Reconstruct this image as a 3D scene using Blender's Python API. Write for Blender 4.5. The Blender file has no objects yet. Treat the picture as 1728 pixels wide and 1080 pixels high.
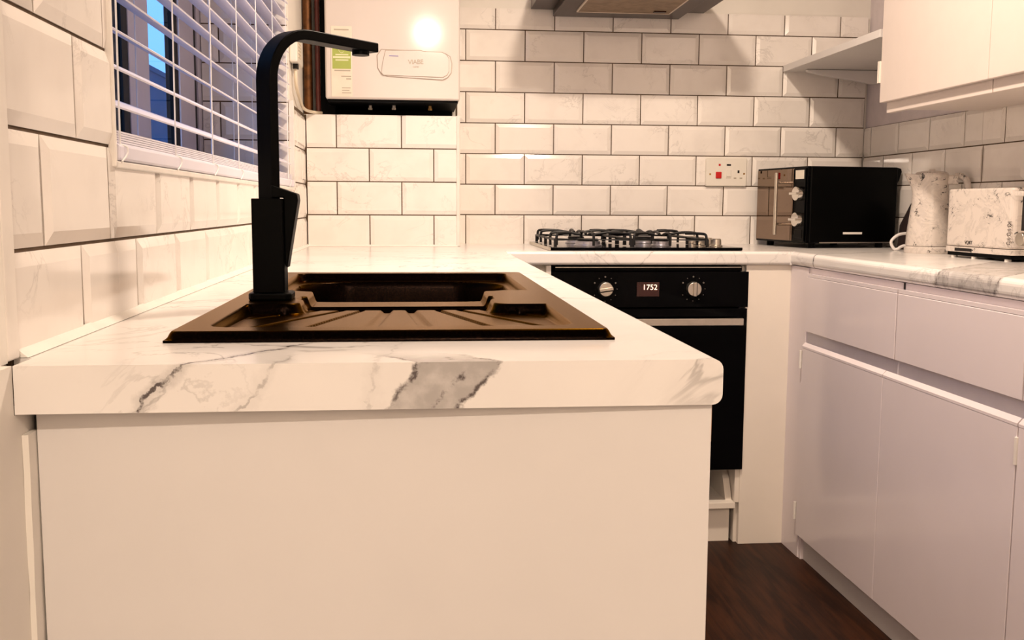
import bpy, bmesh, math, random
from mathutils import Vector, Matrix
random.seed(7)
S = bpy.context.scene
COL = S.collection
H = 0.9                     # worktop height; most numbers below are metres above the worktop

# ------------------------------------------------------------------ camera
YAW, PITCH, ROLL, FPX = 0.0981, 0.1139, 0.0054, 1684.63
fw = Vector((math.sin(YAW)*math.cos(PITCH), math.cos(YAW)*math.cos(PITCH), -math.sin(PITCH)))
rt = Vector((math.cos(YAW), -math.sin(YAW), 0)); up = rt.cross(fw)
r2 = rt*math.cos(ROLL)+up*math.sin(ROLL); u2 = -rt*math.sin(ROLL)+up*math.cos(ROLL)
cam = bpy.data.cameras.new('camera'); camo = bpy.data.objects.new('camera', cam); COL.objects.link(camo)
cam.sensor_width = 36; cam.lens = FPX/1728*36; cam.clip_start = 0.02
M3 = Matrix((r2, u2, -fw)).transposed()
camo.matrix_world = Matrix.Translation((0, 0, 0.131+H)) @ M3.to_4x4()
S.camera = camo

# ------------------------------------------------------------------ world, lamp, exposure
W = bpy.data.worlds.new('dusk_sky'); S.world = W; W.use_nodes = True
bg = W.node_tree.nodes['Background']
bg.inputs[0].default_value = (0.15, 0.42, 1.0, 1); bg.inputs[1].default_value = 1.8
LAMPS = [((0.57, 2.00, 1.41), 32), ((0.20, -1.35, 1.41), 50)]     # kitchen fitting, fitting in the room behind the camera
for (lx, ly, lz), en in LAMPS:
    ld = bpy.data.lights.new('ceiling_bulb', 'AREA'); ld.shape = 'DISK'; ld.size = 0.15
    ld.energy = en; ld.color = (1.0, 0.80, 0.635)
    lo = bpy.data.objects.new('ceiling_bulb', ld); COL.objects.link(lo); lo.location = (lx, ly, lz+H)
S.view_settings.view_transform = 'Standard'; S.view_settings.look = 'None'
S.view_settings.gamma = 1; S.view_settings.use_curve_mapping = False
S.view_settings.exposure = 0.05

# ------------------------------------------------------------------ materials
def srgb(r, g, b):
    f = lambda c: c/12.92 if c <= .04045 else ((c+.055)/1.055)**2.4
    return (f(r/255), f(g/255), f(b/255), 1)
class NT:
    def __init__(s, name):
        s.m = bpy.data.materials.new(name); s.m.use_nodes = True
        s.t = s.m.node_tree; s.b = s.t.nodes['Principled BSDF']
    def n(s, ty, **kw):
        nd = s.t.nodes.new(ty)
        for k, v in kw.items(): setattr(nd, k, v)
        return nd
    def l(s, a, b): s.t.links.new(a, b)
    def math(s, op, a, b=None, c=None):
        nd = s.n('ShaderNodeMath', operation=op)
        for i, v in enumerate((a, b, c)):
            if v is None: continue
            if isinstance(v, (int, float)): nd.inputs[i].default_value = v
            else: s.l(v, nd.inputs[i])
        return nd.outputs[0]
    def noise(s, vec, scale, detail=4, rough=.55, dist=0):
        nd = s.n('ShaderNodeTexNoise'); s.l(vec, nd.inputs['Vector'])
        nd.inputs['Scale'].default_value = scale; nd.inputs['Detail'].default_value = detail
        nd.inputs['Roughness'].default_value = rough; nd.inputs['Distortion'].default_value = dist
        return nd.outputs['Fac']
    def sstep(s, v, a, b, lo=0, hi=1):
        nd = s.n('ShaderNodeMapRange', interpolation_type='SMOOTHSTEP'); s.l(v, nd.inputs[0])
        for i, x in enumerate((a, b, lo, hi)): nd.inputs[i+1].default_value = x
        return nd.outputs[0]
    def mix(s, f, a, b):
        nd = s.n('ShaderNodeMix', data_type='RGBA')
        if isinstance(f, (int, float)): nd.inputs[0].default_value = f
        else: s.l(f, nd.inputs[0])
        for i, v in ((6, a), (7, b)):
            if isinstance(v, tuple): nd.inputs[i].default_value = v
            else: s.l(v, nd.inputs[i])
        return nd.outputs[2]
    def col(s, c):
        if isinstance(c, tuple): s.b.inputs['Base Color'].default_value = c
        else: s.l(c, s.b.inputs['Base Color'])
    def bump(s, h, strength=.2, dist=.002):
        nd = s.n('ShaderNodeBump'); nd.inputs['Strength'].default_value = strength; nd.inputs['Distance'].default_value = dist
        s.l(h, nd.inputs['Height']); s.l(nd.outputs[0], s.b.inputs['Normal'])
    def set(s, **kw):
        for k, v in kw.items(): s.b.inputs[k.replace('_', ' ')].default_value = v
        return s
def plain(name, c, rough=.4, metal=0, var=.04, scale=18, spec=.5, bump=0):
    t = NT(name); co = t.n('ShaderNodeTexCoord').outputs['Object']
    f = t.noise(co, scale, 3)
    d = tuple(x*(1-var*2) for x in c[:3])+(1,)
    t.col(t.mix(t.sstep(f, .35, .7), c, d)); t.set(Roughness=rough, Metallic=metal, Specular_IOR_Level=spec)
    if bump: t.bump(t.noise(co, 260, 3), bump, .001)
    return t.m
def emis(name, c, st):
    t = NT(name); t.set(Base_Color=c, Emission_Color=c, Emission_Strength=st); return t.m

M = {}
M['paint'] = plain('cream_wall_paint', srgb(238, 233, 224), .6, var=.03, scale=6, bump=.12)
M['paint_lilac'] = plain('lilac_wall_paint', srgb(226, 216, 218), .6)
M['ceil'] = plain('white_ceiling_paint', srgb(240, 236, 228), .8)
M['grout'] = plain('brown_grout', srgb(96, 76, 56), .9, var=.15, scale=60)
M['trimw'] = plain('white_plastic_trim', srgb(240, 234, 226), .35)
M['panel'] = plain('cream_laminate', srgb(226, 222, 219), .42, var=.015, scale=5)
M['panel2'] = plain('warm_cream_laminate', srgb(240, 231, 219), .42, var=.02, scale=5)
M['panel_edge'] = plain('chipboard_edge', srgb(190, 150, 112), .8, var=.2, scale=90)
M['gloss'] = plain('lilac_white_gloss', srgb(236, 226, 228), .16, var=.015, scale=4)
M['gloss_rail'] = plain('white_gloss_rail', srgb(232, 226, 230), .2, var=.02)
M['cabwhite'] = plain('warm_white_door', srgb(226, 214, 206), .35, var=.01)
M['black_tap'] = plain('matt_black_metal', srgb(2, 2, 2), .42, spec=.05)
M['black_gloss'] = plain('black_glass', srgb(3, 3, 4), .08, spec=.06)
M['black_body'] = plain('black_painted_steel', srgb(3, 3, 3), .3, spec=.08)
M['black_matte'] = plain('black_plastic', srgb(5, 5, 5), .6, spec=.1)
M['iron'] = plain('cast_iron', srgb(16, 15, 15), .45, spec=.4, bump=.2)
M['chrome'] = plain('polished_chrome', srgb(225, 220, 212), .12, 1, var=.02)
M['steel'] = plain('brushed_steel', srgb(206, 198, 186), .34, 1, var=.05, scale=40)
M['burner'] = plain('burner_aluminium', srgb(205, 205, 215), .3, 1)
M['hood'] = plain('dark_brown_hood_enamel', srgb(46, 17, 8), .3, .9)
M['hoodfilter'] = plain('metal_grease_filter', srgb(150, 128, 104), .5, .6, var=.15, scale=30)
M['hoodline'] = plain('light_filter_frame', srgb(220, 205, 190), .4)
M['white_plastic'] = plain('white_plastic', srgb(240, 234, 222), .3, var=.01)
M['boiler'] = plain('white_boiler_enamel', srgb(224, 215, 208), .09, var=.008, scale=3)
M['groove'] = plain('boiler_panel_shadow_gap', srgb(176, 160, 144), .7)
M['red'] = plain('red_switch', srgb(200, 12, 14), .35)
M['dark'] = plain('dark_hole', srgb(20, 14, 12), .8)
M['grey_ink'] = plain('grey_print', srgb(188, 178, 160), .6)
M['dim_ink'] = plain('dim_grey_print', srgb(96, 90, 84), .6)
M['black_ink'] = plain('black_print', srgb(40, 32, 30), .6)
M['green'] = plain('green_sticker', srgb(172, 186, 92), .5, var=.03)
M['pale_ink'] = plain('pale_print', srgb(232, 232, 190), .5)
M['sticker'] = plain('cream_label_paper', srgb(238, 229, 212), .6)
M['violet_ink'] = plain('violet_print', srgb(150, 140, 190), .5)
M['copper'] = plain('old_copper_pipe', srgb(112, 70, 34), .4, .6, var=.3, scale=30)
M['redpipe'] = plain('dark_red_pipe', srgb(92, 32, 24), .35, .2, var=.2)
M['brass'] = plain('brass_valve', srgb(190, 150, 90), .3, 1)
M['upvc'] = plain('white_upvc', srgb(206, 200, 210), .3, var=.02)
M['gasket'] = plain('black_gasket', srgb(8, 8, 10), .7)
M['slat'] = plain('dusk_tinted_slat', srgb(232, 229, 242), .4, var=.01)  # white slats; the faint lavender is window light put into the colour
M['cord'] = plain('white_cord', srgb(245, 242, 240), .7)
M['cable'] = plain('cream_cable', srgb(228, 214, 190), .45)
M['wcable'] = plain('white_cable', srgb(236, 230, 226), .35)
M['silicone'] = plain('white_silicone', srgb(250, 246, 238), .35)
M['ground'] = plain('dark_garden_ground', srgb(40, 44, 52), .9)
M['outwall'] = plain('dark_brick_render', srgb(58, 60, 84), .9, var=.1, scale=4)
M['amber'] = emis('amber_digits', srgb(255, 214, 186), 1.6)
M['disp'] = plain('brown_display_glass', srgb(52, 18, 13), .2)
M['lampglow'] = emis('lamp_diffuser', (1, .8, .55, 1), 4)
M['maroon'] = plain('dark_maroon_cloth', srgb(34, 12, 9), .8, var=.2)

def glass():
    t = NT('window_glass'); tr = t.n('ShaderNodeBsdfTransparent'); gl = t.n('ShaderNodeBsdfGlossy'); gl.inputs['Roughness'].default_value = .01
    mx = t.n('ShaderNodeMixShader'); mx.inputs[0].default_value = .08
    t.l(tr.outputs[0], mx.inputs[1]); t.l(gl.outputs[0], mx.inputs[2])
    t.l(mx.outputs[0], t.t.nodes['Material Output'].inputs[0]); return t.m
M['glass'] = glass()
def mirror_glass():
    t = NT('mirrored_oven_glass'); t.set(Base_Color=srgb(132, 114, 100), Roughness=.03, Metallic=1); return t.m
M['mirror'] = mirror_glass()

def tile_mat():
    t = NT('marbled_ceramic_tile'); co = t.n('ShaderNodeTexCoord').outputs['Object']
    rnd = t.n('ShaderNodeObjectInfo').outputs['Random']
    off = t.n('ShaderNodeCombineXYZ'); t.l(t.math('MULTIPLY', rnd, 37.), off.inputs[0]); t.l(t.math('MULTIPLY', rnd, 91.), off.inputs[1]); t.l(t.math('MULTIPLY', rnd, 53.), off.inputs[2])
    v = t.n('ShaderNodeVectorMath', operation='ADD'); t.l(co, v.inputs[0]); t.l(off.outputs[0], v.inputs[1]); v = v.outputs[0]
    n1 = t.noise(v, 9, 6, .62, .9)
    ridge = t.math('ABSOLUTE', t.math('SUBTRACT', n1, .5))
    vein = t.sstep(ridge, .0, .022, 1, 0)
    mask = t.sstep(t.noise(v, 5, 2), .47, .66)
    cloud = t.sstep(t.noise(v, 11, 3), .42, .75)
    base = t.mix(t.math('MULTIPLY', cloud, .5), srgb(246, 240, 233), srgb(234, 227, 220))
    c = t.mix(t.math('MULTIPLY', t.math('MULTIPLY', vein, mask), .26), base, srgb(150, 142, 136))
    t.col(c); t.set(Roughness=.11, Specular_IOR_Level=.55); return t.m
M['tile'] = tile_mat()

def marble(name, veins, rough=.22, dens=.75):
    """white marble laminate: sparse ridged veins plus named veins (k, m, c, w, strength, y_fade)"""
    t = NT(name); p = t.n('ShaderNodeNewGeometry').outputs['Position']
    sp = t.n('ShaderNodeSeparateXYZ'); t.l(p, sp.inputs[0]); x, y, z = sp.outputs
    n0 = t.noise(p, 5.5, 6, .6, 1.2)
    ridge = t.math('ABSOLUTE', t.math('SUBTRACT', n0, .5))
    vein = t.math('MULTIPLY', t.sstep(ridge, 0, .022, 1, 0), t.sstep(t.noise(p, 3.1, 2), .46, .62))
    soft = t.math('MULTIPLY', t.sstep(ridge, 0, .09, 1, 0), t.sstep(t.noise(p, 2.3, 2), .5, .7))
    fac = t.math('ADD', t.math('MULTIPLY', vein, .55*dens), t.math('MULTIPLY', soft, .22*dens))
    warp = t.math('MULTIPLY', t.math('SUBTRACT', t.noise(p, 28, 5, .65), .5), .045)
    brk = t.noise(p, 60, 4, .7)
    for (k, m, c, w, st, yf, kind) in veins:
        q = t.math('ADD', t.math('SUBTRACT', t.math('SUBTRACT', t.math('SUBTRACT', x, t.math('MULTIPLY', t.math('SUBTRACT', z, H), k)),
                     t.math('MULTIPLY', t.math('SUBTRACT', y, yf[0]), m)), c), warp)
        a = t.math('ABSOLUTE', q)
        fade = t.sstep(y, yf[1], yf[2], 1, 0)
        if kind == 'line':
            f = t.math('MULTIPLY', t.sstep(a, w*.3, w, 1, 0), t.sstep(brk, .3, .6))
            f = t.math('ADD', f, t.math('MULTIPLY', t.sstep(a, w, w*4, 1, 0), .22))
        else:
            edge = t.math('MULTIPLY', t.sstep(t.math('ABSOLUTE', t.math('SUBTRACT', a, w*.92)), .001, .006, 1, 0), t.sstep(brk, .42, .62))
            inner = t.math('MULTIPLY', t.sstep(a, w*.9, w*1.05, 1, 0), t.sstep(t.noise(p, 45, 4), .25, .6, .45, .75))
            streak = t.math('MULTIPLY', t.sstep(t.math('ABSOLUTE', t.math('SUBTRACT', q, w*.25)), .001, .005, 1, 0), t.sstep(brk, .45, .65))
            f = t.math('ADD', t.math('MULTIPLY', inner, .75), t.math('MULTIPLY', t.math('ADD', edge, streak), .55))
        fac = t.math('ADD', fac, t.math('MULTIPLY', t.math('MULTIPLY', f, st), fade))
    fac = t.math('MINIMUM', fac, 1.0)
    base = t.mix(t.sstep(t.noise(p, 4, 3), .4, .7), srgb(240, 236, 232), srgb(232, 228, 224))
    t.col(t.mix(fac, base, srgb(92, 84, 82))); t.set(Roughness=rough); return t.m
M['marble_sink'] = marble('marble_laminate_sink_run', [
    (1.05, .72, -.187, .0035, 1.0, (.833, .90, 1.0), 'line'),
    (.7, .3, -.118, .003, .35, (.833, .85, .9), 'line'),
    (.1, .2, -.035, .003, .22, (.833, .9, 1.0), 'line'),
    (.82, -.9, .040, .037, 1.0, (.833, .835, .90), 'patch')])
M['marble_plain'] = marble('marble_laminate_hob_run', [(1, .5, .70, .002, .4, (2.88, 2.9, 3.0), 'line'), (-1.2, .3, .52, .002, .4, (2.88, 2.9, 3.0), 'line')], dens=.3)
M['marble_side'] = marble('marble_laminate_side_run', [
    (.5, 1.0, .85, .12, .85, (1.65, 2.3, 2.5), 'patch'), (0.3, 1.9, .0, .006, .9, (2.12, 2.8, 2.9), 'line')], dens=.35)

def speckle(name):
    t = NT(name); p = t.n('ShaderNodeTexCoord').outputs['Object']
    n = t.noise(p, 17, 5, .7, 1.0); n2 = t.noise(p, 48, 4, .7)
    r = t.math('ABSOLUTE', t.math('SUBTRACT', n, .5))
    f = t.math('MULTIPLY', t.sstep(r, .004, .030, 1, 0), t.math('MULTIPLY', t.sstep(n2, .52, .58), t.sstep(t.noise(p, 16, 2), .44, .56)))
    soft = t.math('MULTIPLY', t.sstep(r, 0, .07, 1, 0), .13)
    t.col(t.mix(t.math('MINIMUM', t.math('ADD', t.math('MULTIPLY', f, .9), soft), 1.), srgb(222, 212, 203), srgb(24, 18, 16)))
    t.set(Roughness=.28); return t.m
M['speckle'] = speckle('marbled_white_plastic')
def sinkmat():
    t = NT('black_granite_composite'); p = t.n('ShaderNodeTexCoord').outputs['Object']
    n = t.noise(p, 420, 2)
    t.col(t.mix(t.sstep(n, .45, .7), srgb(8, 5, 4), srgb(20, 12, 8))); t.set(Roughness=.27, Metallic=1, Specular_Tint=(1, .70, .46, 1))  # brown specular tint stands for warm room light reflected at grazing angles
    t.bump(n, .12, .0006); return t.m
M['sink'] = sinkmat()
def floormat():
    t = NT('dark_wood_vinyl'); p = t.n('ShaderNodeNewGeometry').outputs['Position']
    mp = t.n('ShaderNodeMapping'); t.l(p, mp.inputs[0]); mp.inputs['Scale'].default_value = (14, 1.1, 1)
    n = t.noise(mp.outputs[0], 3.2, 6, .65, .6)
    mp2 = t.n('ShaderNodeMapping'); t.l(p, mp2.inputs[0]); mp2.inputs['Scale'].default_value = (70, 3, 1)
    n2 = t.noise(mp2.outputs[0], 3, 4, .7)
    c = t.mix(t.sstep(n, .35, .68), srgb(28, 12, 5), srgb(60, 32, 16))
    c = t.mix(t.math('MULTIPLY', t.sstep(n2, .5, .75), .45), c, srgb(22, 8, 5))
    t.col(c); t.set(Roughness=.5, Specular_IOR_Level=.15); t.bump(n2, .15, .001); return t.m
M['floor'] = floormat()

# ------------------------------------------------------------------ mesh helpers
def box(bm, x0, x1, y0, y1, z0, z1):
    v = [bm.verts.new(p) for p in ((x0,y0,z0),(x1,y0,z0),(x1,y1,z0),(x0,y1,z0),(x0,y0,z1),(x1,y0,z1),(x1,y1,z1),(x0,y1,z1))]
    for f in ((0,3,2,1),(4,5,6,7),(0,1,5,4),(1,2,6,5),(2,3,7,6),(3,0,4,7)): bm.faces.new([v[i] for i in f])
def prism(bm, pts, axis, a, b):
    """extrude a 2D polygon along an axis; pts are the two other coordinates in xyz order"""
    def P(p, t):
        q = list(p); q.insert(axis, t); return q
    A = [bm.verts.new(P(p, a)) for p in pts]; B = [bm.verts.new(P(p, b)) for p in pts]
    n = len(pts); bm.faces.new(A); bm.faces.new(list(reversed(B)))
    for i in range(n): bm.faces.new((A[i], B[i], B[(i+1) % n], A[(i+1) % n]))
def frame_of(d):
    d = Vector(d).normalized(); a = Vector((0, 0, 1)) if abs(d.z) < .9 else Vector((1, 0, 0))
    s = d.cross(a).normalized(); return d, s, d.cross(s).normalized()
def cyl(bm, p0, p1, r0, r1=None, seg=24, cap=True):
    r1 = r0 if r1 is None else r1; p0 = Vector(p0); p1 = Vector(p1); d, s, t = frame_of(p1-p0)
    R = []
    for p, r in ((p0, r0), (p1, r1)):
        R.append([bm.verts.new(p+(s*math.cos(a)+t*math.sin(a))*r) for a in [2*math.pi*i/seg for i in range(seg)]])
    for i in range(seg): bm.faces.new((R[0][i], R[0][(i+1) % seg], R[1][(i+1) % seg], R[1][i]))
    if cap: bm.faces.new(list(reversed(R[0]))); bm.faces.new(R[1])
def tube(bm, pts, r, seg=10, closed=False):
    pts = [Vector(p) for p in pts]; n = len(pts); rings = []
    ref = None
    for i, p in enumerate(pts):
        a = pts[i-1] if (i > 0 or closed) else p; b = pts[(i+1) % n] if (i < n-1 or closed) else p
        d = (b-a).normalized()
        if ref is None: _, s, t = frame_of(d)
        else:
            s = (ref-d*ref.dot(d)).normalized(); t = d.cross(s)
        ref = s
        rings.append([bm.verts.new(p+(s*math.cos(2*math.pi*k/seg)+t*math.sin(2*math.pi*k/seg))*r) for k in range(seg)])
    m = n if closed else n-1
    for i in range(m):
        A, B = rings[i], rings[(i+1) % n]
        for k in range(seg): bm.faces.new((A[k], A[(k+1) % seg], B[(k+1) % seg], B[k]))
    if not closed: bm.faces.new(list(reversed(rings[0]))); bm.faces.new(rings[-1])
def smooth_path(pts, sub=6):
    pts = [Vector(p) for p in pts]; out = []
    for i in range(len(pts)-1):
        p0, p1, p2, p3 = pts[max(i-1, 0)], pts[i], pts[i+1], pts[min(i+2, len(pts)-1)]
        for k in range(sub):
            t = k/sub
            out.append(.5*((2*p1)+(p2-p0)*t+(2*p0-5*p1+4*p2-p3)*t*t+(3*p1-p0-3*p2+p3)*t**3))
    return out+[pts[-1]]
def lathe(bm, prof, seg=40, c=(0, 0)):
    rings = []
    for r, z in prof:
        rings.append([bm.verts.new((c[0]+max(r, 1e-5)*math.cos(2*math.pi*k/seg), c[1]+max(r, 1e-5)*math.sin(2*math.pi*k/seg), z)) for k in range(seg)])
    for A, B in zip(rings, rings[1:]):
        for k in range(seg): bm.faces.new((A[k], A[(k+1) % seg], B[(k+1) % seg], B[k]))
    bm.faces.new(list(reversed(rings[0]))); bm.faces.new(rings[-1])
def rrect(x0, x1, y0, y1, r, n=5):
    out = []
    for cx, cy, a0 in ((x1-r, y1-r, 0), (x0+r, y1-r, 90), (x0+r, y0+r, 180), (x1-r, y0+r, 270)):
        for i in range(n+1):
            a = math.radians(a0+90*i/n); out.append((cx+r*math.cos(a), cy+r*math.sin(a)))
    return out

def finish(bm, name, mat, smooth=False, bevel=0):
    bmesh.ops.recalc_face_normals(bm, faces=bm.faces)
    me = bpy.data.meshes.new(name); bm.to_mesh(me); bm.free()
    me.materials.append(M[mat])
    if smooth:
        for p in me.polygons: p.use_smooth = True
    return me
def link(name, me, parent=None, loc=(0, 0, 0), rot=None):
    o = bpy.data.objects.new(name, me); COL.objects.link(o); o.location = loc
    if rot is not None: o.rotation_euler = rot
    if parent is not None: o.parent = parent
    return o
def mods(o, bevel=0, smooth=False, seg=2):
    if bevel:
        b = o.modifiers.new('bevel', 'BEVEL'); b.width = bevel; b.segments = seg; b.limit_method = 'ANGLE'; b.angle_limit = math.radians(40)
    if smooth:
        for p in o.data.polygons: p.use_smooth = True
        w = o.modifiers.new('wn', 'WEIGHTED_NORMAL'); w.keep_sharp = True
        o.data.set_sharp_from_angle(angle=math.radians(38))
    return o
class Thing:
    """an Empty at the base of a thing; parts are meshes under it"""
    def __init__(s, name, label=None, cat=None, loc=(0, 0, 0), rotz=0, group=None, kind=None):
        s.e = link(name, None, None, (loc[0], loc[1], loc[2]+H)); s.e.rotation_euler = (0, 0, rotz)
        s.e.empty_display_size = .05
        if kind: s.e['kind'] = kind
        if label: s.e['label'] = label
        if cat: s.e['category'] = cat
        if group: s.e['group'] = group
        s.loc = Vector(loc); s.inv = (Matrix.Translation(loc) @ Matrix.Rotation(rotz, 4, 'Z')).inverted()
    def part(s, name, bm, mat, parent=None, world=True, bevel=0, smooth=False, label=None):
        if world: bmesh.ops.transform(bm, matrix=s.inv, verts=bm.verts)
        o = link(name, finish(bm, name, mat), parent or s.e)
        mods(o, bevel, smooth)
        if label: o['label'] = label
        return o
    def boxp(s, name, dims, mat, parent=None, world=True, bevel=0, label=None, smooth=False):
        bm = bmesh.new(); box(bm, *dims); return s.part(name, bm, mat, parent, world, bevel, smooth, label)
def single(name, bm, mat, label=None, cat=None, group=None, kind=None, bevel=0, smooth=False, origin=(0, 0, 0)):
    bmesh.ops.translate(bm, vec=-Vector(origin), verts=bm.verts)
    o = link(name, finish(bm, name, mat), None, (origin[0], origin[1], origin[2]+H)); mods(o, bevel, smooth)
    if label: o['label'] = label
    if cat: o['category'] = cat
    if group: o['group'] = group
    if kind: o['kind'] = kind
    return o
def text_mesh(txt, size, mat, mirror=False, spacing=1.0):
    cu = bpy.data.curves.new('print', 'FONT'); cu.body = txt; cu.size = size; cu.align_x = 'CENTER'; cu.align_y = 'CENTER'; cu.extrude = .0003; cu.space_character = spacing
    o = bpy.data.objects.new('print', cu); COL.objects.link(o)
    dg = bpy.context.evaluated_depsgraph_get(); me = bpy.data.meshes.new_from_object(o.evaluated_get(dg))
    bpy.data.objects.remove(o); me.materials.clear(); me.materials.append(M[mat]); return me

# ------------------------------------------------------------------ dimensions
XL, XR = -0.335, 1.600          # tiled faces of left and right walls
YB, YX = 3.475, 3.212           # tiled faces of back wall and boxing
TT = 0.009                      # tile thickness
PW, PH, G = 0.203, 0.1045, 0.0035
ZF, ZC = -0.9, 1.5              # floor, ceiling
WY0, WY1, WZ0, WZ1 = 1.180, 2.885, 0.178, 1.15   # window opening

# ------------------------------------------------------------------ room shell
bm = bmesh.new(); box(bm, XL-.4, XR+.2, -2.0, YB+.2, ZF-.05, ZF); single('floor', bm, 'floor', kind='structure')
bm = bmesh.new(); box(bm, XL-.4, XR+.2, -2.0, YB+.2, ZC, ZC+.05); single('ceiling', bm, 'ceil', kind='structure')
bm = bmesh.new()
xw = XL-TT
for d in ((xw-.30, xw, -2.0, WY0, ZF, ZC), (xw-.30, xw, WY1, YB+.2, ZF, ZC), (xw-.30, xw, WY0, WY1, ZF, WZ0), (xw-.30, xw, WY0, WY1, WZ1, ZC)): box(bm, *d)
wall_left = single('wall_left', bm, 'paint', kind='structure')
bm = bmesh.new(); box(bm, xw, XR+TT, YB+TT, YB+.2, ZF, ZC); wall_back = single('wall_back', bm, 'paint', kind='structure')
bm = bmesh.new(); box(bm, XR+TT, XR+.2, -2.0, YB+.2, ZF, ZC); wall_right = single('wall_right', bm, 'paint_lilac', kind='structure')
bm = bmesh.new(); box(bm, xw, XR+TT, -2.05, -1.95, ZF, ZC); single('wall_front', bm, 'paint', kind='structure')
# plaster in front of the tiles on the left (the wall is thicker there)
bm = bmesh.new(); box(bm, xw, XL+.002, -1.95, .848, .0, ZC); box(bm, xw, XL+.0105, -1.95, .8335, ZF, .0); box(bm, xw, XL+.0105, .8335, .875, ZF, -.041)
o = link('plaster', finish(bm, 'plaster', 'paint'), wall_left); o.location = (0, 0, 0)

# boxing under the boiler
bm = bmesh.new(); box(bm, xw, .139, YX+TT, YB+TT, ZF, .412)
wall_box = single('wall_boxing', bm, 'paint', kind='structure')

tile_cache = {}
def tile_mesh(w, h, fl):
    key = (round(w, 3), round(h, 3), fl)
    if key in tile_cache: return tile_cache[key]
    bw = .0125
    L, R_, B_, T_ = fl
    xs = [0, bw if L else w*.3, w-(bw if R_ else w*.3), w]
    ys = [0, bw if B_ else h*.3, h-(bw if T_ else h*.3), h]
    if xs[2] < xs[1]: xs[1] = xs[2] = w/2
    if ys[2] < ys[1]: ys[1] = ys[2] = h/2
    def hh(x, y):
        d = 1e9
        if L: d = min(d, x)
        if R_: d = min(d, w-x)
        if B_: d = min(d, y)
        if T_: d = min(d, h-y)
        return .0052+.0038*min(1, d/bw)
    bm = bmesh.new(); V = [[bm.verts.new((x-w/2, y-h/2, hh(x, y))) for x in xs] for y in ys]
    for j in range(3):
        for i in range(3):
            a, b, c, d = V[j][i], V[j][i+1], V[j+1][i+1], V[j+1][i]
            if i != 1 and j != 1:
                if (i == 0) == (j == 0): bm.faces.new((a, b, c)); bm.faces.new((a, c, d))
                else: bm.faces.new((a, b, d)); bm.faces.new((b, c, d))
            else: bm.faces.new((a, b, c, d))
    per = [V[0][i] for i in range(4)]+[V[j][3] for j in (1, 2, 3)]+[V[3][i] for i in (2, 1, 0)]+[V[j][0] for j in (2, 1)]
    low = [bm.verts.new((p.co.x, p.co.y, 0)) for p in per]
    for i in range(len(per)):
        k = (i+1) % len(per); bm.faces.new((per[i], low[i], low[k], per[k]))
    bmesh.ops.remove_doubles(bm, verts=bm.verts, dist=1e-6)
    bmesh.ops.recalc_face_normals(bm, faces=bm.faces)
    me = bpy.data.meshes.new('tile'); bm.to_mesh(me); bm.free(); me.materials.append(M['tile'])
    tile_cache[key] = me; return me
BASIS = {'back': Matrix(((1, 0, 0), (0, 0, -1), (0, 1, 0))),      # local x,y,z -> world X, Z, -Y
         'left': Matrix(((0, 0, 1), (-1, 0, 0), (0, 1, 0))),      # local x -> -Y, z -> +X
         'right': Matrix(((0, 0, -1), (1, 0, 0), (0, 1, 0)))}
def tiles(parent, side, plane, regions, off, zoff, phase=0, nrow=9, sign=1):
    """running-bond tiles clipped to rectangles (a0,a1,z0,z1); off = joint position of the even rows"""
    cnt = 0
    for (a0, a1, z0, z1) in regions:
        for r in range(-1, nrow):
            rz0, rz1 = zoff+r*PH+G/2, zoff+(r+1)*PH-G/2
            cz0, cz1 = max(rz0, z0), min(rz1, z1)
            if cz1-cz0 < .012: continue
            o = off+(PW/2 if (r+phase) % 2 else 0)
            n0 = math.floor((a0-o)/PW)-1; n1 = math.ceil((a1-o)/PW)+1
            for n in range(n0, n1):
                t0, t1 = o+n*PW+G/2, o+(n+1)*PW-G/2
                c0, c1 = max(t0, a0), min(t1, a1)
                if c1-c0 < .012: continue
                fl = [c0 == t0, c1 == t1, cz0 == rz0, cz1 == rz1]
                if side == 'left': fl[0], fl[1] = fl[1], fl[0]
                me = tile_mesh(c1-c0, cz1-cz0, tuple(fl))
                ob = link('tile', me, parent)
                ac, zc = (c0+c1)/2, (cz0+cz1)/2
                pos = {'back': (ac, plane+TT, zc), 'left': (plane-TT, ac, zc), 'right': (plane+TT, ac, zc)}[side]
                tl = Matrix.Rotation(random.gauss(0, .0022), 4, 'X') @ Matrix.Rotation(random.gauss(0, .0022), 4, 'Y')
                pl = parent.matrix_world if False else Matrix.Translation((0, 0, H))
                ob.matrix_basis = Matrix.Translation(pos) @ BASIS[side].to_4x4() @ tl
                cnt += 1
    return cnt
def grout(parent, dims, mat='grout'):
    bm = bmesh.new()
    for d in dims: box(bm, *d)
    return link('grout', finish(bm, 'grout', mat), parent)
TOPB = .797
n = tiles(wall_back, 'back', YB, [(.150, XR-.001, .0, TOPB)], .1793, -.0047, phase=0)
grout(wall_back, [(.145, XR, YB+.005, YB+TT+.001, -.05, TOPB)])
n += tiles(wall_box, 'back', YX, [(XL+.003, .136, .0, .4115)], -.3418+PW/2-PW/2, -.0047, phase=0)
grout(wall_box, [(XL-TT, .138, YX+.005, YX+TT+.001, -.05, .4105)])
TOPL = 1.0
n += tiles(wall_left, 'left', XL, [(.873, WY0-.004, 0, TOPL), (WY0-.004, WY1+.004, 0, WZ0-.002), (WY1+.004, YX, 0, .413)], .9585, -.0141, phase=1, nrow=11)
grout(wall_left, [(XL-TT-.001, XL-.005, .873, WY0, -.05, TOPL), (XL-TT-.001, XL-.005, WY0, WY1, -.05, WZ0-.001), (XL-TT-.001, XL-.005, WY1, YX+.002, -.05, .413)])
n += tiles(wall_right, 'right', XR, [(2.72, YB-.002, 0, .413), (1.2, 2.718, 0, .52)], 3.326-PW*10, -.0047, phase=0)
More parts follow.
